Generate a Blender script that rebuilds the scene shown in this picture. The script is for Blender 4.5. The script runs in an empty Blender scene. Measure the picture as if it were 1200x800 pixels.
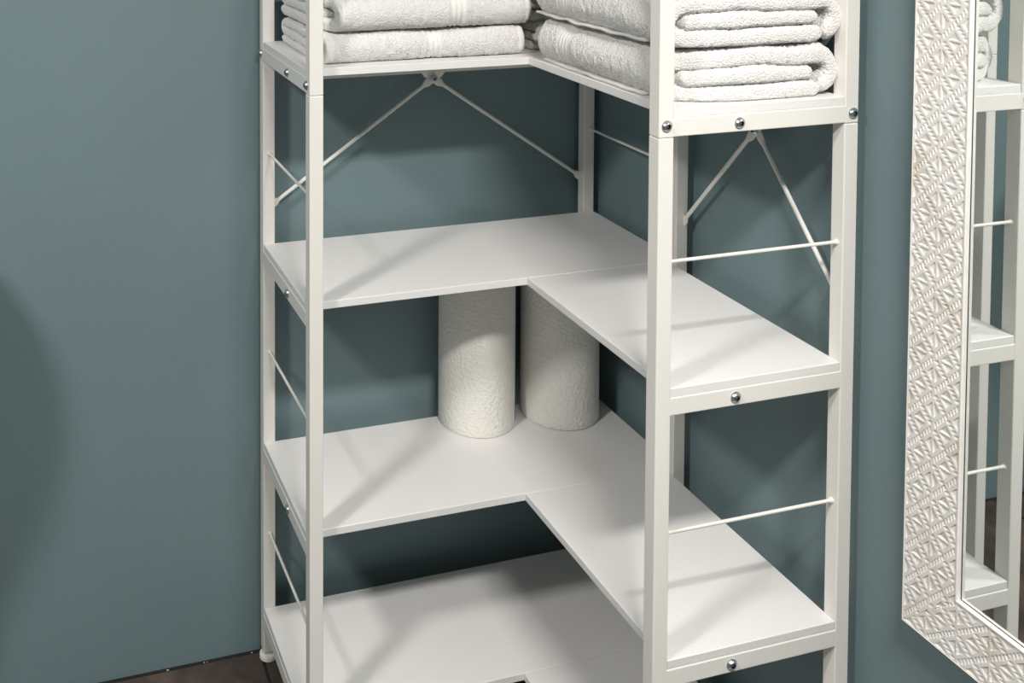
import bpy, bmesh, math, random
import numpy as np
from mathutils import Vector, Matrix, noise

rng = np.random.default_rng(7)
random.seed(7)
C = bpy.context.scene.collection
PI = math.pi

# ------------------------------------------------------------------ camera
# origin: outer corner of the shelf's corner post; -x runs along the back wall,
# -y along the wall with the mirror; z = 0 is the top of the lowest board
cam_d = bpy.data.cameras.new('camera')
cam = bpy.data.objects.new('camera', cam_d)
C.objects.link(cam)
bpy.context.scene.camera = cam
CX, CY, FPX = 340.22, -111.62, 1231.27          # the photograph is an off-centre crop
cam_d.sensor_width = 36.0
cam_d.lens = FPX / 1200 * 36
cam_d.shift_x = (600 - CX) / 1200
cam_d.shift_y = -(400 - CY) / 1200
cam_d.clip_start = 0.02
cam.location = (-1.2626, -2.0485, 1.5108)
cam.rotation_euler = (math.radians(90 - 2.1141), math.radians(0.0564), math.radians(-15.702))

# ------------------------------------------------------------------ world, lights, exposure
world = bpy.data.worlds.new('world')
bpy.context.scene.world = world
world.use_nodes = True
world.node_tree.nodes['Background'].inputs[0].default_value = (0.8, 0.9, 1.0, 1)
world.node_tree.nodes['Background'].inputs[1].default_value = 0.0     # closed room

CEIL_Z = 2.40
LAMPS = [   # x, y, watts, length, width : recessed ceiling lamps (one square, one long panel)
    (-2.24, -1.46, 24.0, 0.27, 0.27),
    (-0.72, -2.03, 30.0, 0.60, 0.16),
]
LAMP_COL = (1.0, 0.962, 0.915)

vs = bpy.context.scene.view_settings
vs.view_transform = 'Standard'
vs.look = 'None'
vs.exposure = 0.89
vs.gamma = 1.0
vs.use_curve_mapping = False

# ------------------------------------------------------------------ measures
D = 0.35
W1, W2 = 0.7514, 0.7542
P = 0.0248
T = 0.0137
R = 0.0264
Z = [0.0, 0.344, 0.7509, 1.1605, 1.5690]
FZ = -0.113
YB = 0.018           # back wall
XR = 0.020           # wall with the mirror

# ------------------------------------------------------------------ materials
def new_mat(name):
    m = bpy.data.materials.new(name)
    m.use_nodes = True
    nt = m.node_tree
    b = nt.nodes['Principled BSDF']
    return m, nt, b

def N(nt, typ, **kw):
    n = nt.nodes.new(typ)
    for k, v in kw.items():
        if k in n.inputs:
            n.inputs[k].default_value = v
        else:
            setattr(n, k, v)
    return n

def coords(nt, scale=(1, 1, 1), kind='Object'):
    tc = nt.nodes.new('ShaderNodeTexCoord')
    mp = nt.nodes.new('ShaderNodeMapping')
    mp.inputs['Scale'].default_value = scale
    nt.links.new(tc.outputs[kind], mp.inputs['Vector'])
    return mp.outputs['Vector']

def bump(nt, b, height_socket, strength, distance):
    bp = nt.nodes.new('ShaderNodeBump')
    bp.inputs['Strength'].default_value = strength
    bp.inputs['Distance'].default_value = distance
    nt.links.new(height_socket, bp.inputs['Height'])
    nt.links.new(bp.outputs['Normal'], b.inputs['Normal'])

def ramp(nt, fac, stops):
    r = nt.nodes.new('ShaderNodeValToRGB')
    el = r.color_ramp.elements
    while len(el) < len(stops):
        el.new(0.5)
    for e, (p, c) in zip(el, stops):
        e.position = p
        e.color = (*c, 1)
    nt.links.new(fac, r.inputs['Fac'])
    return r.outputs['Color']

def plain(name, col, rough=0.5, metal=0.0, noise_scale=None, vary=0.04, bump_s=0.0, bump_d=0.0005, detail=3):
    m, nt, b = new_mat(name)
    b.inputs['Roughness'].default_value = rough
    b.inputs['Metallic'].default_value = metal
    if noise_scale:
        v = coords(nt)
        n = N(nt, 'ShaderNodeTexNoise', Scale=noise_scale, Detail=detail)
        nt.links.new(v, n.inputs['Vector'])
        lo = tuple(c * (1 - vary) for c in col)
        hi = tuple(min(1, c * (1 + vary)) for c in col)
        nt.links.new(ramp(nt, n.outputs['Fac'], [(0.3, lo), (0.7, hi)]), b.inputs['Base Color'])
        if bump_s:
            bump(nt, b, n.outputs['Fac'], bump_s, bump_d)
    else:
        b.inputs['Base Color'].default_value = (*col, 1)
    return m

M = {}
M['steel_white'] = plain('white_powder_coat', (0.82, 0.80, 0.755), 0.42, noise_scale=700, vary=0.01, bump_s=0.15, bump_d=0.0002)
M['board'] = plain('white_melamine', (0.82, 0.81, 0.80), 0.5, noise_scale=260, vary=0.015, bump_s=0.08, bump_d=0.0002)
M['foot'] = plain('white_plastic', (0.78, 0.77, 0.72), 0.45, noise_scale=300, vary=0.02)
M['bolt'] = plain('zinc_steel', (0.62, 0.65, 0.67), 0.3, metal=1.0, noise_scale=300, vary=0.15)
M['bolt_dark'] = plain('dark_socket', (0.015, 0.017, 0.02), 0.4, metal=0.6, noise_scale=300, vary=0.1)
M['lamp_trim'] = plain('lamp_trim_white', (0.8, 0.8, 0.78), 0.4, noise_scale=200, vary=0.02)
M['ceiling'] = plain('ceiling_paint', (0.55, 0.545, 0.53), 0.9, noise_scale=80, vary=0.02, bump_s=0.2)
M['vase'] = plain('dark_glazed_ceramic', (0.05, 0.055, 0.06), 0.25, noise_scale=18, vary=0.3)  # for the added, unseen vase that casts the wall shadow
M['core'] = plain('cardboard', (0.42, 0.31, 0.2), 0.9, noise_scale=120, vary=0.1)
M['speck'] = plain('paint_speck', (0.7, 0.7, 0.68), 0.7, noise_scale=500, vary=0.05)
M['seal'] = plain('dark_seal', (0.03, 0.032, 0.033), 0.7, noise_scale=300, vary=0.1)  # dark colour painting the shade between mirror rim and glass
M['grout'] = plain('dark_grout', (0.012, 0.012, 0.013), 0.95, noise_scale=250, vary=0.4, bump_s=0.4)

def wall_mat():
    m, nt, b = new_mat('teal_wall_paint')
    v = coords(nt)
    big = N(nt, 'ShaderNodeTexNoise', Scale=2.2, Detail=2)
    fine = N(nt, 'ShaderNodeTexNoise', Scale=210, Detail=4, Roughness=0.6)
    nt.links.new(v, big.inputs['Vector'])
    nt.links.new(v, fine.inputs['Vector'])
    nt.links.new(ramp(nt, big.outputs['Fac'], [(0.3, (0.153, 0.222, 0.240)), (0.7, (0.165, 0.235, 0.250))]), b.inputs['Base Color'])
    b.inputs['Roughness'].default_value = 0.62
    mid = N(nt, 'ShaderNodeTexNoise', Scale=75, Detail=3)
    nt.links.new(v, mid.inputs['Vector'])
    ad = N(nt, 'ShaderNodeMath', operation='ADD')
    nt.links.new(fine.outputs['Fac'], ad.inputs[0])
    nt.links.new(mid.outputs['Fac'], ad.inputs[1])
    bump(nt, b, ad.outputs[0], 0.34, 0.0014)
    return m
M['wall'] = wall_mat()

def tile_mat():
    m, nt, b = new_mat('dark_brown_slate')
    v = coords(nt)
    n1 = N(nt, 'ShaderNodeTexNoise', Scale=7, Detail=6, Roughness=0.65)
    n2 = N(nt, 'ShaderNodeTexNoise', Scale=60, Detail=5, Roughness=0.7)
    nt.links.new(v, n1.inputs['Vector'])
    nt.links.new(v, n2.inputs['Vector'])
    c = ramp(nt, n1.outputs['Fac'], [(0.3, (0.022, 0.017, 0.015)), (0.5, (0.066, 0.049, 0.041)), (0.7, (0.150, 0.108, 0.085))])
    nt.links.new(c, b.inputs['Base Color'])
    b.inputs['Roughness'].default_value = 0.55
    ad = N(nt, 'ShaderNodeMath', operation='ADD')
    nt.links.new(n1.outputs['Fac'], ad.inputs[0])
    nt.links.new(n2.outputs['Fac'], ad.inputs[1])
    bump(nt, b, ad.outputs[0], 0.4, 0.003)
    return m
M['tile'] = tile_mat()

def towel_mat(name, col):
    m, nt, b = new_mat(name)
    v = coords(nt)
    n = N(nt, 'ShaderNodeTexNoise', Scale=300, Detail=4, Roughness=0.75)
    vo = N(nt, 'ShaderNodeTexVoronoi', Scale=380)
    nt.links.new(v, n.inputs['Vector'])
    nt.links.new(v, vo.inputs['Vector'])
    lo = tuple(c * 0.93 for c in col)
    nt.links.new(ramp(nt, n.outputs['Fac'], [(0.3, lo), (0.65, col)]), b.inputs['Base Color'])
    b.inputs['Roughness'].default_value = 1.0
    b.inputs['Sheen Weight'].default_value = 0.5
    b.inputs['Sheen Roughness'].default_value = 0.5
    ad = N(nt, 'ShaderNodeMath', operation='SUBTRACT')
    nt.links.new(n.outputs['Fac'], ad.inputs[0])
    nt.links.new(vo.outputs['Distance'], ad.inputs[1])
    bump(nt, b, ad.outputs[0], 0.75, 0.003)
    return m
M['towel'] = towel_mat('white_terry', (0.94, 0.925, 0.905))
M['towel_grey'] = towel_mat('grey_white_terry', (0.82, 0.82, 0.76))
M['hem'] = plain('white_hem_weave', (0.84, 0.825, 0.80), 0.9, noise_scale=600, vary=0.04, bump_s=0.4, bump_d=0.0008)

def paper_mat():
    m, nt, b = new_mat('embossed_paper')
    v = coords(nt)
    w = N(nt, 'ShaderNodeTexNoise', Scale=120, Detail=2, Distortion=1.5)
    vo = N(nt, 'ShaderNodeTexVoronoi', Scale=150)
    nt.links.new(v, w.inputs['Vector'])
    nt.links.new(v, vo.inputs['Vector'])
    b.inputs['Base Color'].default_value = (0.86, 0.84, 0.785, 1)
    b.inputs['Roughness'].default_value = 0.95
    ad = N(nt, 'ShaderNodeMath', operation='ADD')
    nt.links.new(w.outputs['Fac'], ad.inputs[0])
    nt.links.new(vo.outputs['Distance'], ad.inputs[1])
    bump(nt, b, ad.outputs[0], 0.5, 0.003)
    return m
M['paper'] = paper_mat()

def frame_mat():
    m, nt, b = new_mat('whitewashed_carved_wood')
    v = coords(nt)
    n = N(nt, 'ShaderNodeTexNoise', Scale=16, Detail=6, Roughness=0.7)
    nt.links.new(v, n.inputs['Vector'])
    nt.links.new(ramp(nt, n.outputs['Fac'], [(0.30, (0.62, 0.555, 0.47)), (0.46, (0.78, 0.755, 0.72)), (0.7, (0.82, 0.80, 0.775))]), b.inputs['Base Color'])
    b.inputs['Roughness'].default_value = 0.6
    return m
M['frame'] = frame_mat()
M['rim'] = plain('white_painted_rim', (0.82, 0.80, 0.765), 0.5, noise_scale=60, vary=0.05)
M['glass'] = plain('mirror_glass', (0.83, 0.86, 0.85), 0.01, metal=1.0)

def emit_mat():
    m, nt, b = new_mat('lamp_diffuser')
    b.inputs['Base Color'].default_value = (0.9, 0.9, 0.9, 1)
    b.inputs['Emission Color'].default_value = (*LAMP_COL, 1)
    b.inputs['Emission Strength'].default_value = 6
    return m
M['diffuser'] = emit_mat()

# ------------------------------------------------------------------ helpers
def link(name, me, mat=None, parent=None):
    o = bpy.data.objects.new(name, me)
    C.objects.link(o)
    if mat is not None and not me.materials:
        me.materials.append(mat)
    if parent is not None:
        o.parent = parent
    return o

def tag(o, label, cat, group=None):
    o['label'] = label
    o['category'] = cat
    if group:
        o['group'] = group
    return o

def struct(o):
    o['kind'] = 'structure'
    return o

def empty(name, loc):
    o = bpy.data.objects.new(name, None)
    o.empty_display_size = 0.05
    o.location = loc
    C.objects.link(o)
    return o

def shift(o, parent):
    """o was built in world coordinates: keep it there under a parent at parent.location"""
    o.parent = parent
    loc = parent.location.copy()
    p = parent.parent
    while p is not None:
        loc += p.location
        p = p.parent
    o.location = o.location - loc
    return o

def box_mesh(name, sx, sy, sz, bev=0.0, seg=2):
    bm = bmesh.new()
    bmesh.ops.create_cube(bm, size=1.0)
    bmesh.ops.scale(bm, vec=(sx, sy, sz), verts=bm.verts)
    if bev > 0:
        bmesh.ops.bevel(bm, geom=list(bm.edges), offset=bev, segments=seg, affect='EDGES', profile=0.5)
    me = bpy.data.meshes.new(name)
    bm.to_mesh(me)
    bm.free()
    return me

def smooth(me, ang=None):
    me.polygons.foreach_set('use_smooth', [True] * len(me.polygons))
    if ang is not None:
        me.set_sharp_from_angle(angle=math.radians(ang))

def box(name, lo, hi, mat, parent=None, bev=0.0):
    """box given by world corners"""
    c = [(a + b) / 2 for a, b in zip(lo, hi)]
    me = box_mesh(name, *[b - a for a, b in zip(lo, hi)], bev)
    o = link(name, me, mat)
    o.location = c
    if parent is not None:
        shift(o, parent)
    return o

def lathe_mesh(name, prof, seg=48, smooth_ang=40):
    verts, faces = [], []
    n = len(prof)
    for k in range(seg):
        a = 2 * PI * k / seg
        for r, z in prof:
            verts.append((r * math.cos(a), r * math.sin(a), z))
    for k in range(seg):
        k2 = (k + 1) % seg
        for i in range(n - 1):
            faces.append((k * n + i, k2 * n + i, k2 * n + i + 1, k * n + i + 1))
    bm = bmesh.new()
    vv = [bm.verts.new(v) for v in verts]
    for f in faces:
        bm.faces.new([vv[i] for i in f])
    bmesh.ops.remove_doubles(bm, verts=bm.verts, dist=1e-6)
    bmesh.ops.recalc_face_normals(bm, faces=bm.faces)
    me = bpy.data.meshes.new(name)
    bm.to_mesh(me)
    bm.free()
    smooth(me, smooth_ang)
    return me

def tube_mesh(name, pts, radii, seg=12):
    """swept tube; radii is a list of (r_side, r_up) for flattened stretches"""
    verts, faces = [], []
    pts = [Vector(p) for p in pts]
    n = len(pts)
    for i, p in enumerate(pts):
        d = (pts[min(i + 1, n - 1)] - pts[max(i - 1, 0)]).normalized()
        ref = Vector((0, 0, 1)) if abs(d.z) < 0.95 else Vector((1, 0, 0))
        s = d.cross(ref).normalized()
        u = s.cross(d).normalized()
        rs, ru = radii[i] if isinstance(radii[i], tuple) else (radii[i], radii[i])
        for k in range(seg):
            a = 2 * PI * k / seg
            verts.append(p + s * rs * math.cos(a) + u * ru * math.sin(a))
    for i in range(n - 1):
        for k in range(seg):
            k2 = (k + 1) % seg
            faces.append((i * seg + k, i * seg + k2, (i + 1) * seg + k2, (i + 1) * seg + k))
    faces.append(tuple(reversed(range(seg))))
    faces.append(tuple((n - 1) * seg + k for k in range(seg)))
    me = bpy.data.meshes.new(name)
    me.from_pydata([tuple(v) for v in verts], [], faces)
    smooth(me, 50)
    return me

def grid_mesh(name, verts, faces):
    me = bpy.data.meshes.new(name)
    me.from_pydata(verts, [], faces)
    me.update()
    return me

# ------------------------------------------------------------------ the room
XL, YF = -3.6, -4.4                       # wall beyond the frame on the left, wall behind the camera
th = 0.12
struct(box('wall_back', (XL - th, YB, FZ - 0.1), (XR + th, YB + th, CEIL_Z + 0.1), M['wall']))
struct(box('wall_right', (XR, YF - th, FZ - 0.1), (XR + th, YB, CEIL_Z + 0.1), M['wall']))
struct(box('wall_left', (XL - th, YF - th, FZ - 0.1), (XL, YB, CEIL_Z + 0.1), M['wall']))
struct(box('wall_front', (XL, YF - th, FZ - 0.1), (XR, YF, CEIL_Z + 0.1), M['wall']))
struct(box('ceiling', (XL, YF, CEIL_Z), (XR, YB, CEIL_Z + 0.1), M['ceiling']))

floor = struct(box('floor', (XL, YF, FZ - 0.1), (XR, YB, FZ - 0.004), M['grout']))
TS, GAP = 0.45, 0.006
tile_me = box_mesh('floor_tile', TS - GAP, TS - GAP, 0.012, 0.0015, 1)
tile_me.materials.append(M['tile'])
y1 = YB - 0.010
jx = -0.751
ix = range(-7, 2)
for j in range(10):
    yb, ya = y1 - j * TS, y1 - (j + 1) * TS
    for i in ix:
        xa, xb = jx + i * TS, jx + (i + 1) * TS
        x0, x1 = max(xa, XL), min(xb, XR - 0.004)
        y0 = max(ya, YF)
        if x1 - x0 < 0.02 or yb - y0 < 0.02:
            continue
        full = (x1 - x0 > TS - 1e-4) and (yb - y0 > TS - 1e-4)
        me = tile_me
        if not full:
            me = box_mesh('floor_tile', x1 - x0 - GAP, yb - y0 - GAP, 0.012, 0.0015, 1)
            me.materials.append(M['tile'])
        o = link('floor_tile', me)
        o.location = ((x0 + x1) / 2, (y0 + yb) / 2, FZ - 0.006)
        shift(o, floor)
sp_me = lathe_mesh('paint_speck', [(0, 0.001), (0.0012, 0.0008), (0.002, 0), (0, -0.0005)], 8)
for x, s in ((-0.943, 0.8), (-0.868, 0.55), (-0.862, 0.4), (-0.768, 0.6)):
    o = link('paint_speck', sp_me, M['speck'])
    o.location = (x, YB - 0.006, FZ - 0.0035)
    o.scale = (s * 1.6, s * 0.8, s)
    shift(o, floor)

# ------------------------------------------------------------------ ceiling lamps
for k, (x, y, watts, lx, ly) in enumerate(LAMPS):
    e = empty('ceiling_downlight', (x, y, CEIL_Z))
    tag(e, ['square recessed ceiling lamp nearer the tall dark vase', 'long recessed ceiling lamp nearer the wall mirror'][k], 'ceiling lamp')
    for sx, sy, px, py in ((lx + 0.06, 0.03, 0, ly / 2 + 0.015), (lx + 0.06, 0.03, 0, -ly / 2 - 0.015), (0.03, ly, lx / 2 + 0.015, 0), (0.03, ly, -lx / 2 - 0.015, 0)):
        o = link('trim', box_mesh('trim', sx, sy, 0.012, 0.002), M['lamp_trim'], e)
        o.location = (px, py, -0.006)
    o = link('diffuser', box_mesh('diffuser', lx, ly, 0.004), M['diffuser'], e)
    o.location = (0, 0, -0.002)
    ld = bpy.data.lights.new('bulb', 'AREA')
    ld.shape = 'RECTANGLE'
    ld.size = lx
    ld.size_y = ly
    ld.energy = watts
    ld.color = LAMP_COL
    lo = bpy.data.objects.new('bulb', ld)
    C.objects.link(lo)
    lo.parent = e
    lo.location = (0, 0, -0.014)

# ------------------------------------------------------------------ corner shelf
shelf = empty('corner_shelf', (-W1 / 2, -D / 2, FZ))
tag(shelf, 'white L-shaped corner shelf unit with steel posts and white boards', 'shelf')

def bolt_mesh():
    """domed head with hex socket, axis +z, washer underneath; 10 mm across"""
    prof = [(0.0, 0.0), (0.0075, 0.0), (0.0075, 0.0010), (0.0066, 0.0012), (0.0062, 0.0022), (0.0048, 0.0040), (0.0034, 0.0047), (0.0030, 0.0046)]
    me = lathe_mesh('bolt', prof, 20, 25)
    me.materials.append(M['bolt'])
    me.materials.append(M['bolt_dark'])
    bm = bmesh.new()
    bm.from_mesh(me)
    top = [bm.verts.new((0.0030 * math.cos(2 * PI * k / 20), 0.0030 * math.sin(2 * PI * k / 20), 0.0046)) for k in range(20)]
    low = [bm.verts.new((0.0024 * math.cos(2 * PI * k / 20), 0.0024 * math.sin(2 * PI * k / 20), 0.0022)) for k in range(20)]
    for k in range(20):
        f = bm.faces.new((top[k], top[(k + 1) % 20], low[(k + 1) % 20], low[k]))
        f.material_index = 1
    pin = [bm.verts.new((0.0011 * math.cos(2 * PI * k / 20), 0.0011 * math.sin(2 * PI * k / 20), 0.0032)) for k in range(20)]
    for k in range(20):
        f = bm.faces.new((low[k], low[(k + 1) % 20], pin[(k + 1) % 20], pin[k]))
        f.material_index = 1
    f = bm.faces.new(pin)
    f.material_index = 0
    bm.to_mesh(me)
    bm.free()
    return me
BOLT = bolt_mesh()

def bolt(parent, pos, direction):
    o = link('bolt', BOLT)
    o.scale = (1.15, 1.15, 1.1)
    o.rotation_euler = Vector(direction).to_track_quat('Z', 'Y').to_euler()
    o.location = pos
    shift(o, parent)
    return o

# feet, posts: the lower storey and the one bolted on top of it meet just under the fourth rail
JOIN = Z[3] - T - R - 0.001
TOPZ = Z[4] - 0.0005
post_pos = {                      # outer corner boxes (x0, y0) of each post
    'lb': (-W1, -P), 'lf': (-W1, -D), 'cb': (-P, -P), 'cm': (-P, -D), 'rf': (-D, -W2), 'rb': (-P, -W2)}
lower_me = box_mesh('post', P, P, JOIN - 0.0005 - (FZ + 0.018), 0.0016, 2)
upper_me = box_mesh('post', P, P, TOPZ - JOIN, 0.0016, 2)
for me in (lower_me, upper_me):
    me.materials.append(M['steel_white'])
foot_me = lathe_mesh('foot', [(0, 0), (0.0165, 0), (0.018, 0.0015), (0.018, 0.0085), (0.0165, 0.0105), (0.0105, 0.0115), (0.0105, 0.0195), (0, 0.0195)], 32)
foot_me.materials.append(M['foot'])
POST = {}
for key, (x0, y0) in post_pos.items():
    o = link('post', lower_me)
    o.location = (x0 + P / 2, y0 + P / 2, (JOIN - 0.0005 + FZ + 0.018) / 2)
    shift(o, shelf)
    f = link('foot', foot_me)
    f.location = (x0 + P / 2, y0 + P / 2, FZ)
    shift(f, o)
    u = link('post', upper_me)
    u.location = (x0 + P / 2, y0 + P / 2, (TOPZ + JOIN) / 2)
    shift(u, shelf)
    POST[key] = (o, u)

# rails of the three frames, with bolts
rail_x = box_mesh('rail', D - 2 * P + 0.002, P, R, 0.0014, 2)    # runs along x
rail_y = box_mesh('rail', P, D - 2 * P + 0.002, R, 0.0014, 2)    # runs along y
for me in (rail_x, rail_y):
    me.materials.append(M['steel_white'])
for k, z in enumerate(Z):
    zc = z - T - R / 2
    for kind, pos in (('y', (-W1 + P / 2, -D / 2, zc)), ('y', (-P / 2, -D / 2, zc)), ('x', (-D / 2, -W2 + P / 2, zc))):
        o = link('rail', rail_x if kind == 'x' else rail_y)
        o.location = pos
        shift(o, shelf)
        if kind == 'x':
            bolt(o, (-0.214, -W2, zc - 0.0005), (0, -1, 0))
        elif pos[0] < -0.5:
            bolt(o, (-W1, -0.209, zc - 0.0005), (-1, 0, 0))
zc = Z[3] - T - R / 2
bolt(POST['lf'][1], (-W1, -D + P / 2 + 0.005, zc + 0.001), (-1, 0, 0))
bolt(POST['lb'][1], (-W1, -P / 2 + 0.002, zc + 0.001), (-1, 0, 0))
bolt(POST['rf'][1], (-D + P / 2, -W2, zc + 0.003), (0, -1, 0))
bolt(POST['rb'][1], (-P / 2 + 0.002, -W2, zc + 0.001), (0, -1, 0))

# boards: the long one fills the corner, the short one butts against it
G = 0.0005
bl = box_mesh('shelf_board', W1 - 0.002, D - 2 * P - 2 * G, T, 0.0008, 1)
br = box_mesh('shelf_board', D - 2 * P - 2 * G, W2 - D + P - 0.001 - G, T, 0.0008, 1)
for me in (bl, br):
    me.materials.append(M['board'])
for z in Z:
    o = link('shelf_board', bl)
    o.location = (-W1 / 2, -D / 2, z - T / 2)
    shift(o, shelf)
    box('support_bar', (-W1 + P, -D + P + 0.022, z - T - 0.0095), (-P, -D + P + 0.042, z - T), M['steel_white'], None, 0.001)
    shift(C.objects[-1], shelf)
    o = link('shelf_board', br)
    o.location = (-D / 2, (-W2 + 0.001 - D + P - G) / 2, z - T / 2)
    shift(o, shelf)
    box('support_bar', (-D + P + 0.028, -W2 + P, z - T - 0.0095), (-D + P + 0.048, -D + P + 0.02, z - T), M['steel_white'], None, 0.001)
    shift(C.objects[-1], shelf)

# thin spacer rods across each bay of the three frames
def rod(p0, p1, r=0.0027, name='spacer_rod'):
    p0, p1 = Vector(p0), Vector(p1)
    d = (p1 - p0).normalized()
    L = (p1 - p0).length
    ts = [0, 0.0015, 0.003, 0.007, L - 0.007, L - 0.003, L - 0.0015, L]
    rr = [r * 1.7, r * 1.7, r * 1.45, r, r, r * 1.45, r * 1.7, r * 1.7]
    me = tube_mesh(name, [d * t for t in ts], rr)
    o = link(name, me, M['steel_white'])
    o.location = p0
    shift(o, shelf)
    return o
for z in (0.1537, 0.5285, 0.9335, 1.35):
    rod((-W1 + P / 2 + 0.001, -P, z), (-W1 + P / 2 + 0.001, -D + P, z))
    rod((-P / 2 + 0.002, -P, z), (-P / 2 + 0.002, -D + P, z))
    rod((-P, -W2 + P / 2, z), (-D + P, -W2 + P / 2, z))

# cross braces on the wall sides
def brace(p0, p1, side, c):
    p0, p1 = Vector(p0), Vector(p1)
    d = (p1 - p0).normalized()
    L = (p1 - p0).length
    r = 0.0038
    fl = (0.0012, 0.0085)
    # the flattened stretch around the crossing bolt, flattened ends
    ts = [0, 0.012, 0.02, L / 2 - 0.030, L / 2 - 0.018, L / 2 + 0.018, L / 2 + 0.030, L - 0.02, L - 0.012, L]
    rr = [fl, fl, (r, r), (r, r), fl, fl, (r, r), (r, r), fl, fl]
    me = tube_mesh('cross_brace', [d * t for t in ts], rr)
    o = link('cross_brace', me, M['steel_white'])
    o.location = p0
    shift(o, shelf)
    return o
for sgn, off in ((1, 0.0), (-1, 0.0026)):
    z0, z1 = (0.823, 1.302) if sgn > 0 else (1.302, 0.823)
    b1 = brace((-W1 + P - 0.004, -0.008 + off, z0), (-P + 0.004, -0.008 + off, z1), 'back', None)
for sgn, off in ((1, 0.0), (-1, 0.0026)):
    z0, z1 = (0.832, 1.280) if sgn > 0 else (1.280, 0.832)
    b2 = brace((-0.008 + off, -D + 0.004, z0), (-0.008 + off, -W2 + P - 0.004, z1), 'right', None)
cxb = (-W1) / 2
bolt(b1, (cxb, -0.0098, 1.0625), (0, -1, 0))
bolt(b2, (-0.0098, (-D - W2 + P) / 2, 1.056), (-1, 0, 0))
# small wall-side screw heads on the rear end post
for z in (0.79, 1.33):
    bolt(POST['rb'][0] if z < JOIN else POST['rb'][1], (0.0, -W2 + P / 2, z), (1, 0, 0))

# ------------------------------------------------------------------ towels
def resample(pts, step):
    pts = np.array(pts, float)
    seg = np.linalg.norm(np.diff(pts, axis=0), axis=1)
    s = np.concatenate([[0], np.cumsum(seg)])
    n = max(8, int(s[-1] / step))
    t = np.linspace(0, s[-1], n)
    return np.stack([np.interp(t, s, pts[:, i]) for i in range(2)], 1), t

def arc(cx, cy, r, a0, a1, n=14, sx=1.0):
    return [(cx + sx * r * math.cos(a), cy + r * math.sin(a)) for a in np.linspace(a0, a1, n)]

def fold_spiral(A, H):
    """three layers: the tongue inside, turned over at the far side, wrapped by the near fold"""
    t = H / 3
    p = [(0.16 * A, 1.5 * t), (A - 0.6 * t - 0.014, 1.5 * t)]
    p += arc(A - 0.6 * t - 0.012, 2 * t, t / 2, -PI / 2, PI / 2, sx=1.3)
    p += [(t * 1.1, 2.5 * t)]
    p += arc(t * 1.1, 1.5 * t, t, PI / 2, 3 * PI / 2, 20, sx=1.05)
    p += [(A - 0.02, 0.5 * t), (A - 0.004, 0.62 * t)]
    return p, t

def fold_zigzag(A, H, n):
    """n layers folded to and fro"""
    t = H / n
    p = [(0.10 * A, 0.5 * t)]
    right = True
    for k in range(n):
        y = (k + 0.5) * t
        if right:
            p += [(A - 0.7 * t, y)]
            if k < n - 1:
                p += arc(A - 0.7 * t, y + t / 2, t / 2, -PI / 2, PI / 2, sx=1.2)
        else:
            p += [(0.7 * t, y)]
            if k < n - 1:
                p += arc(0.7 * t, y + t / 2, t / 2, -PI / 2, -3 * PI / 2, sx=1.2)
        right = not right
    return p, t

def fold_wrap(A, H):
    """an outer layer closed round both sides, a tongue folded inside"""
    t = H / 3
    outer = [(A - 1.15 * t, 0.5 * t), (1.15 * t, 0.5 * t)]
    outer += arc(1.15 * t, 1.5 * t, t, 3 * PI / 2, PI / 2, 20, sx=1.1)
    outer += [(A - 1.2 * t, 2.5 * t)]
    outer += arc(A - 1.2 * t, 1.55 * t, 0.97 * t, PI / 2, -PI / 2.15, 18, sx=1.0)
    tongue = [(0.085 * A, 1.42 * t), (0.18 * A, 1.5 * t), (A - 1.55 * t, 1.55 * t)]
    return [(outer, t), (tongue, t)]

def towel_multi(name, A, L, H, paths, seed, **kw):
    ms = [towel_mesh(name, A, L, H, p, seed, salt=k, **kw) for k, p in enumerate(paths)]
    bm = bmesh.new()
    for m_ in ms:
        bm.from_mesh(m_)
    bm.to_mesh(ms[0])
    bm.free()
    smooth(ms[0])
    return ms[0]

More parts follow.
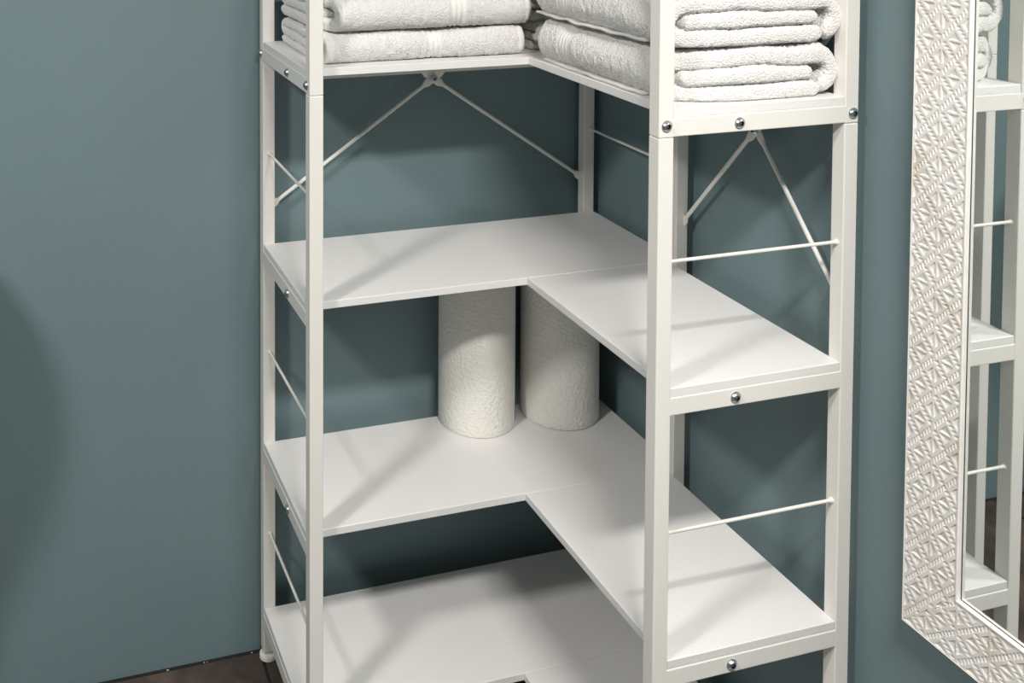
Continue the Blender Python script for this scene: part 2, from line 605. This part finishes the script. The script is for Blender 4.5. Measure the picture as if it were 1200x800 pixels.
def towel_mesh(name, A, L, H, path, seed, step=0.0035, bands=(), lump=0.004, slope=0.0, hem=(), corner=(0.1, 0.0, 0.0), salt=0):
    pts, t = path
    c2, s = resample(pts, step)
    n = len(c2)
    d = np.gradient(c2, axis=0)
    d /= np.linalg.norm(d, axis=1)[:, None]
    nrm = np.stack([-d[:, 1], d[:, 0]], 1)
    rows = np.concatenate([[0, 0.001, 0.0025, 0.005, 0.0085, 0.0115], np.linspace(0.0145, L - 0.0145, int(L / step)), [L - 0.0115, L - 0.0085, L - 0.005, L - 0.0025, L - 0.001, L]])
    r = np.random.default_rng(seed + 100 * salt)
    half = 0.515 * t
    ends = np.minimum(np.minimum(s, s[-1] - s) / 0.008, 1.0)
    ends = np.sqrt(np.clip(1 - (1 - ends) ** 2, 0.05, 1))
    verts = []
    off = Vector((seed * 3.17, seed * 1.31, 0))
    ra, rc0, rc1 = corner
    sl_off = [0.006 * noise.noise(Vector((si * 4, seed * 2.3, 0.5))) for si in s]
    for c in rows:
        e = min(c, L - c)
        k = math.sqrt(max(0.0, 1 - (1 - min(e / 0.013, 1)) ** 2))
        k = 0.38 + 0.62 * k
        g = 1.0
        amp = 1.0
        for (bc, bw) in bands:
            x = abs(c - bc)
            if x < bw / 2:
                edge = min((bw / 2 - x) / 0.003, 1)
                g -= edge * (0.17 + 0.15 * math.cos((c - bc) * 2 * PI / 0.0105))
                amp = 0.25
        for hc in hem:
            x = abs(c - hc)
            if x < 0.004:
                g -= 0.22 * (1 - x / 0.004)
        w = half * ends * k * g
        plus = c2 + nrm * w[:, None]
        minus = c2 - nrm * w[:, None]
        ring = np.concatenate([plus, minus[::-1]])
        jit = r.normal(0, 0.0009 * amp, len(ring))
        nn = np.concatenate([nrm, -nrm[::-1]])
        ring = ring + nn * jit[:, None]
        so = sl_off + sl_off[::-1]
        ef = 1 - min(e / 0.06, 1)
        sg = -1 if c < L / 2 else 1
        for i in range(2 * n):
            a, b = ring[i]
            v = Vector((a * 7, c * 7, b * 14)) + off
            h = min(max(b / H, 0), 1)
            db = lump * (noise.noise(v) + 0.8 * noise.noise(v * 2.7) - 0.7) * (0.15 + 0.85 * h)
            da = 0.8 * lump * noise.noise(v * 1.3 + Vector((9, 4, 2)))
            cr = max(0.0, 1 - max(a, 0.0) / ra) ** 2 * (rc0 * (1 - c / L) ** 3 - rc1 * (c / L) ** 3)
            verts.append((a + da, c + sg * ef * so[i] + cr, min(max(b + db + slope * (c - L / 2) * h, 0.0004), H + 0.0002)))
    m = 2 * n
    faces = []
    for j in range(len(rows) - 1):
        o0, o1 = j * m, (j + 1) * m
        for i in range(m):
            i2 = (i + 1) % m
            faces.append((o0 + i, o1 + i, o1 + i2, o0 + i2))
    o1 = (len(rows) - 1) * m
    for i in range(n - 1):
        faces.append((i, i + 1, m - 2 - i, m - 1 - i))
        faces.append((o1 + i + 1, o1 + i, o1 + m - 1 - i, o1 + m - 2 - i))
    me = grid_mesh(name, verts, faces)
    smooth(me)
    # flat-woven rows: the dobby bands and the hemmed end
    woven = []
    for j in range(len(rows) - 1):
        c = 0.5 * (rows[j] + rows[j + 1])
        woven.append(int(any(abs(c - bc) < bw / 2 for bc, bw in bands) or any(min(c, L - c) < min(hc, L - hc) for hc in hem)))
    idx = np.repeat(np.array(woven, dtype=np.int32), m)
    idx = np.concatenate([idx, np.full(len(faces) - len(idx), 0, dtype=np.int32)])
    me.materials.append(M['towel'])
    me.materials.append(M['hem'])
    me.polygons.foreach_set('material_index', idx)
    return me

def hem_mesh(L, wid, seed):
    """thin wavy selvedge peeping out from under a fold"""
    verts, faces = [], []
    n, k = int(L / 0.004), 5
    for i in range(n + 1):
        c = L * i / n
        w = wid * (0.55 + 0.6 * noise.noise(Vector((c * 14, seed, 0)))) * math.sqrt(max(0.02, math.sin(PI * min(max(c / L, 0.002), 0.998))))
        zz = 0.0035 + 0.0028 * noise.noise(Vector((c * 30, seed, 3)))
        for q in range(k):
            f = q / (k - 1)
            verts.append((0.03 - f * (0.03 + w), c, zz * (0.4 + 0.6 * f) + 0.0022))
        for q in range(k):
            f = 1 - q / (k - 1)
            verts.append((0.03 - f * (0.03 + w), c, max(zz * (0.4 + 0.6 * f) - 0.0022, 0.0003)))
    m = 2 * k
    for i in range(n):
        for q in range(m):
            q2 = (q + 1) % m
            faces.append((i * m + q, i * m + q2, (i + 1) * m + q2, (i + 1) * m + q))
    faces.append(tuple(reversed(range(m))))
    faces.append(tuple(n * m + q for q in range(m)))
    me = grid_mesh('hem_edge', verts, faces)
    smooth(me)
    return me

def towel(label, me, loc, rotz, mat, group, hem=None):
    e = empty('folded_towel', loc)
    e.rotation_euler = (0, 0, rotz)
    tag(e, label, 'towel', group)
    me.materials[0] = mat
    link('terry_cloth', me, mat, e)
    if hem is not None:
        link('hem_edge', hem, M['hem'], e).location = (0, 0.075, 0)
    return e

Z4 = Z[3] + 0.0003
# local frame of a towel: x = across (fold at x = 0), y = along the fold, z = up
GL = 'white towels stacked on the long board'
HA, HB = 0.0555, 0.066
# here the fold faces the room and the towel runs from its right end towards -x
me = towel_mesh('terry_cloth', 0.262, 0.405, HA, fold_spiral(0.262, HA), 1, bands=((0.188, 0.026),), lump=0.004, hem=(0.0135,), corner=(0.1, 0.008, 0.012))
towel('white bath towel at the bottom of the pile on the board along the back wall', me, (-0.314, -0.300, Z4), PI / 2, M['towel'], GL)
me = towel_mesh('terry_cloth', 0.262, 0.420, HB, fold_spiral(0.262, HB), 2, bands=((0.160, 0.034),), lump=0.005, hem=(0.0135,), corner=(0.12, 0.012, 0.034))
towel('thicker white bath towel lying upper on the pile along the back wall', me, (-0.300, -0.306, Z4 + HA + 0.001), PI / 2, M['towel'], GL)

GR = 'white towels stacked on the short board'
HC = 0.080
me = towel_multi('terry_cloth', 0.285, 0.405, HC, fold_wrap(0.285, HC), 3, bands=((0.295, 0.045),), lump=0.006, corner=(0.11, 0.035, 0.02))
towel('white bath towel at the bottom of the pile on the board beside the mirror', me, (-0.315, -0.740, Z4), 0, M['towel'], GR, hem_mesh(0.30, 0.012, 5))
me = towel_multi('terry_cloth', 0.290, 0.415, HC, fold_wrap(0.290, HC), 8, bands=((0.295, 0.05),), lump=0.006, corner=(0.11, 0.018, 0.02))
towel('white bath towel lying upper on the pile on the board beside the mirror', me, (-0.316, -0.741, Z4 + HC + 0.0015), 0, M['towel'], GR, hem_mesh(0.33, 0.010, 6))

GC = 'greyish towels stacked in the shelf corner'
HD = 0.075
for k in range(2):
    me = towel_mesh('terry_cloth', 0.24, 0.258, HD, fold_zigzag(0.24, HD, 4), 11 + k, lump=0.0025)
    towel(['greyish white towel in thin folds at the bottom of the pile in the shelf corner', 'greyish white towel in thin folds upper on the pile in the shelf corner'][k],
          me, (-0.032, -0.288 + 0.006 * k, Z4 + k * (HD + 0.001)), PI / 2, M['towel_grey'], GC)

# ------------------------------------------------------------------ paper towel rolls
def paper_roll(label, x, y, r, h, seam_deg, seed):
    e = empty('paper_towel_roll', (x, y, Z[1] + 0.0003))
    tag(e, label, 'paper roll', 'paper towel rolls on the shelf')
    prof = [(0.022, 0.0), (r - 0.004, 0.0), (r - 0.001, 0.0012), (r, 0.004)]
    prof += [(r, z) for z in np.linspace(0.02, h - 0.02, 24)]
    prof += [(r, h - 0.004), (r - 0.001, h - 0.0012), (r - 0.004, h), (0.022, h), (0.022, 0.0)]
    me = lathe_mesh('paper', prof, 96)
    for v in me.vertices:
        k = 1 + 0.006 * noise.noise(Vector((v.co.x * 14 + seed, v.co.y * 14, v.co.z * 5)))
        v.co.x *= k
        v.co.y *= k
    link('paper', me, M['paper'], e)
    core = lathe_mesh('core_tube', [(0.0215, 0.001), (0.0215, h - 0.001), (0.0195, h - 0.001), (0.0195, 0.001), (0.0215, 0.001)], 32)
    link('core_tube', core, M['core'], e)
    # the loose end of the outer sheet, lifted a little off the roll
    verts, faces = [], []
    n, m = 16, 14
    for i in range(n + 1):
        a = math.radians(seam_deg - 38 + 38 * i / n)
        rr = r + 0.0012 + 0.0035 * (i / n) ** 3
        for j in range(m + 1):
            z = 0.003 + (h - 0.006) * j / m
            verts.append((rr * math.cos(a), rr * math.sin(a), z))
    nv = len(verts)
    for i in range(n + 1):
        a = math.radians(seam_deg - 38 + 38 * i / n)
        rr = r + 0.0006 + 0.0035 * (i / n) ** 3
        for j in range(m + 1):
            z = 0.003 + (h - 0.006) * j / m
            verts.append((rr * math.cos(a), rr * math.sin(a), z))
    for i in range(n):
        for j in range(m):
            q = i * (m + 1) + j
            faces.append((q, q + m + 1, q + m + 2, q + 1))
            faces.append((nv + q, nv + q + 1, nv + q + m + 2, nv + q + m + 1))
    for j in range(m):
        q = n * (m + 1) + j
        faces.append((q, nv + q, nv + q + 1, q + 1))
    me = grid_mesh('loose_sheet', verts, faces)
    smooth(me, 40)
    link('loose_sheet', me, M['paper'], e)
paper_roll('white embossed paper towel roll standing beside the other roll, farther from the mirror wall', -0.2965, -0.0580, 0.0795, 0.318, 12, 1)
paper_roll('white embossed paper towel roll standing in the corner by the mirror wall', -0.1120, -0.0770, 0.0820, 0.318, 75, 2)

# ------------------------------------------------------------------ wall mirror with carved frame
TILT = math.radians(0.1)
MW, MH = 0.62, 1.36
MY1, MZ0 = -0.8620, 0.4215                # far bottom outer corner of the frame
mirror = empty('wall_mirror', (-0.0035, MY1 - MW / 2, MZ0))
mirror.rotation_euler = (0, TILT, 0)
tag(mirror, 'tall wall mirror in a whitewashed frame carved with diamond lattice', 'mirror')
FW = 0.0840                                # carved width
RIM = 0.0034
FT = 0.0062                                 # height of the frame above the glass
BA, BB = FW / 4, 0.0248
DEP = 0.0022

def carve(w, s):
    U, V = w / BA, s / BB
    def tri(v):
        return np.mod(v, 2.0) - 1.0       # zero on the lines (odd values), range -1..1
    d1, d2 = tri(U + V), tri(U - V)
    h = np.zeros_like(U)
    nt_ = 5.0
    # gouge rows along both families of lattice lines
    for da, db, sl in ((d1, d2, -0.6), (d2, d1, 0.5)):
        on = np.clip((0.20 - np.abs(da)) / 0.05, 0, 1) * np.clip((np.abs(db) - 0.20) / 0.05, 0, 1)
        tick = 0.5 + 0.5 * np.cos(PI * nt_ * (db + sl * da))
        h -= DEP * 0.95 * on * tick
    node = np.clip((0.20 - np.maximum(np.abs(d1), np.abs(d2))) / 0.04, 0, 1)
    Ur = np.round(U)
    Vr = np.round(V)
    sq = (np.mod(np.round(U), 2) == 1) & (np.mod(np.round(V), 2) == 0)
    h -= np.where(sq, DEP * 0.8, DEP * 0.2) * node
    # cell centres: U, V both odd (A) or both even (B)
    Uo = 2 * np.round((U - 1) / 2) + 1
    Vo = 2 * np.round((V - 1) / 2) + 1
    xo, yo = U - Uo, V - Vo
    Ue, Ve = 2 * np.round(U / 2), 2 * np.round(V / 2)
    xe, ye = U - Ue, V - Ve
    def figure(x, y):
        ay = np.abs(y)
        inside = (ay > 0.07) & (ay < 0.50) & (np.abs(x) < (0.50 - ay) * 0.95)
        base = np.clip((0.50 - ay) / 0.43, 0, 1)
        return np.where(inside, DEP * (0.35 + 0.85 * base), 0.0)
    A_ = (np.abs(xo) + np.abs(yo)) < 1
    h -= np.where(A_, figure(xo, yo), 0)
    h -= np.where(~A_, figure(ye, xe), 0)
    # border
    e = np.minimum(w, FW - w)
    h = np.where(e < 0.0016, 0.0, h)
    return h

def frame_piece(name, length, res, phase):
    """trapezoid heightfield: w from the outer edge inwards, s along; mitred at 45 degrees; local x = s, y = w, z = out"""
    nw = int(FW / res) + 1
    ws = np.linspace(0, FW, nw)
    ns = int(length / res) + 1
    u = np.linspace(0, 1, ns)
    Wg, Ug = np.meshgrid(ws, u, indexing='ij')
    Sg = Wg + Ug * (length - 2 * Wg)
    Hg = carve(Wg, Sg - phase)
    top = np.stack([Sg, Wg, FT + Hg], -1).reshape(-1, 3)
    i, j = np.meshgrid(np.arange(nw - 1), np.arange(ns - 1), indexing='ij')
    q = (i * ns + j).ravel()
    faces = np.stack([q, q + 1, q + ns + 1, q + ns], 1)
    nv = len(top)
    # side walls and back
    BK = -0.011
    border = [k for k in range(ns)] + [k * ns + ns - 1 for k in range(1, nw)] + [(nw - 1) * ns + k for k in range(ns - 2, -1, -1)] + [k * ns for k in range(nw - 2, 0, -1)]
    low = top[border].copy()
    low[:, 2] = BK
    verts = np.concatenate([top, low])
    fl = faces.tolist()
    m = len(border)
    for a in range(m):
        b = (a + 1) % m
        fl.append((border[b], border[a], nv + a, nv + b))
    fl.append(tuple(nv + a for a in range(m - 1, -1, -1)))
    me = grid_mesh(name, verts.tolist(), fl)
    smooth(me, 50)
    return me

def prism_rail(name, length, w0, w1, z0, z1, bev):
    """mitred rim strip between w0 and w1 measured from the outer edge"""
    prof = [(w0, z0), (w0, z1 - bev), (w0 + bev, z1), (w1 - bev, z1), (w1, z1 - bev), (w1, z0)]
    verts, faces = [], []
    for end in (0, 1):
        for w, z in prof:
            verts.append((w if end == 0 else length - w, w, z))
    n = len(prof)
    for k in range(n):
        k2 = (k + 1) % n
        faces.append((k, k2, n + k2, n + k))
    faces.append(tuple(reversed(range(n))))
    faces.append(tuple(range(n, 2 * n)))
    me = grid_mesh(name, verts, faces)
    bm = bmesh.new()
    bm.from_mesh(me)
    bmesh.ops.recalc_face_normals(bm, faces=bm.faces)
    bm.to_mesh(me)
    bm.free()
    return me

# local mirror axes: (s, w, out) -> mirror space; out = -x
def place(me, name, side, mat):
    o = link(name, me, mat, mirror)
    X, Y, Zv = {
        # s axis, w axis, out axis, origin
        'far': ((0, 0, 1), (0, -1, 0), (-1, 0, 0)),
        'near': ((0, 0, -1), (0, 1, 0), (-1, 0, 0)),
        'bottom': ((0, 1, 0), (0, 0, 1), (-1, 0, 0)),
        'top': ((0, -1, 0), (0, 0, -1), (-1, 0, 0))}[side]
    org = {'far': (0, MW / 2, 0), 'near': (0, -MW / 2, MH), 'bottom': (0, -MW / 2, 0), 'top': (0, MW / 2, MH)}[side]
    m = Matrix((X, Y, Zv)).transposed().to_4x4()
    m.translation = org
    o.matrix_local = m
    return o
for side, length in (('far', MH), ('near', MH), ('bottom', MW), ('top', MW)):
    res = 0.0011 if side in ('far', 'bottom') else 0.0015
    stile = place(frame_piece('frame_piece', length, res, 1.2468 - MZ0 if side == 'far' else length / 2), 'frame_piece', side, M['frame'])
    place(prism_rail('rim', length, FW, FW + RIM, -0.002, FT + 0.0012, 0.0012), 'rim', side, M['rim'])
    place(prism_rail('seal', length, FW + RIM, FW + RIM + 0.0007, -0.002, 0.0008, 0.0002), 'seal', side, M['seal'])  # dark strip painted in for the shaded inner edge of the rim
    place(prism_rail('rim', length, -0.0015, 0.0, -0.011, FT + 0.0006, 0.0005), 'rim', side, M['rim'])
gl = box_mesh('mirror_glass', 0.004, MW - 2 * FW - 0.004, MH - 2 * FW - 0.004)
o = link('mirror_glass', gl, M['glass'], mirror)
o.location = (0.002, 0, MH / 2)
bk = box_mesh('backing', 0.006, MW - 2 * FW - 0.004, MH - 2 * FW - 0.004)
o = link('backing', bk, M['core'], mirror)
o.location = (0.0075, 0, MH / 2)

# ------------------------------------------------------------------ tall vase beyond the left edge of the picture (made up, shaped to cast a shadow on the back wall)
shadow_vase_prof = [(0, 0), (0.130, 0), (0.135, 0.006), (0.120, 0.03), (0.066, 0.10), (0.040, 0.22), (0.036, 0.36), (0.050, 0.52),
             (0.084, 0.66), (0.118, 0.77), (0.137, 0.86), (0.138, 0.93), (0.122, 0.985), (0.100, 1.01), (0.092, 1.018), (0.094, 1.03),
             (0.090, 1.031), (0.086, 1.018), (0.094, 1.005), (0.11, 0.97), (0.0, 0.87)]
def dense(pr, k=5):
    pr = np.array(pr)
    out = []
    n = len(pr)
    for i in range(n - 1):
        p0, p1, p2, p3 = pr[max(i - 1, 0)], pr[i], pr[i + 1], pr[min(i + 2, n - 1)]
        sharp = i < 3 or i > n - 7
        for t in np.linspace(0, 1, k, endpoint=False):
            if sharp:
                out.append(tuple(p1 + (p2 - p1) * t))
            else:
                out.append(tuple(0.5 * ((2 * p1) + (-p0 + p2) * t + (2 * p0 - 5 * p1 + 4 * p2 - p3) * t * t + (-p0 + 3 * p1 - 3 * p2 + p3) * t ** 3)))
    out.append(tuple(pr[-1]))
    return [(max(a, 0.0), b) for a, b in out]
vase = link('floor_vase', lathe_mesh('floor_vase', dense(shadow_vase_prof), 64, 60), M['vase'])  # added object, there only for its shadow
vase.location = (-1.462, -0.19, FZ)
tag(vase, 'tall dark glazed floor vase with a bulging shoulder by the teal wall', 'vase')
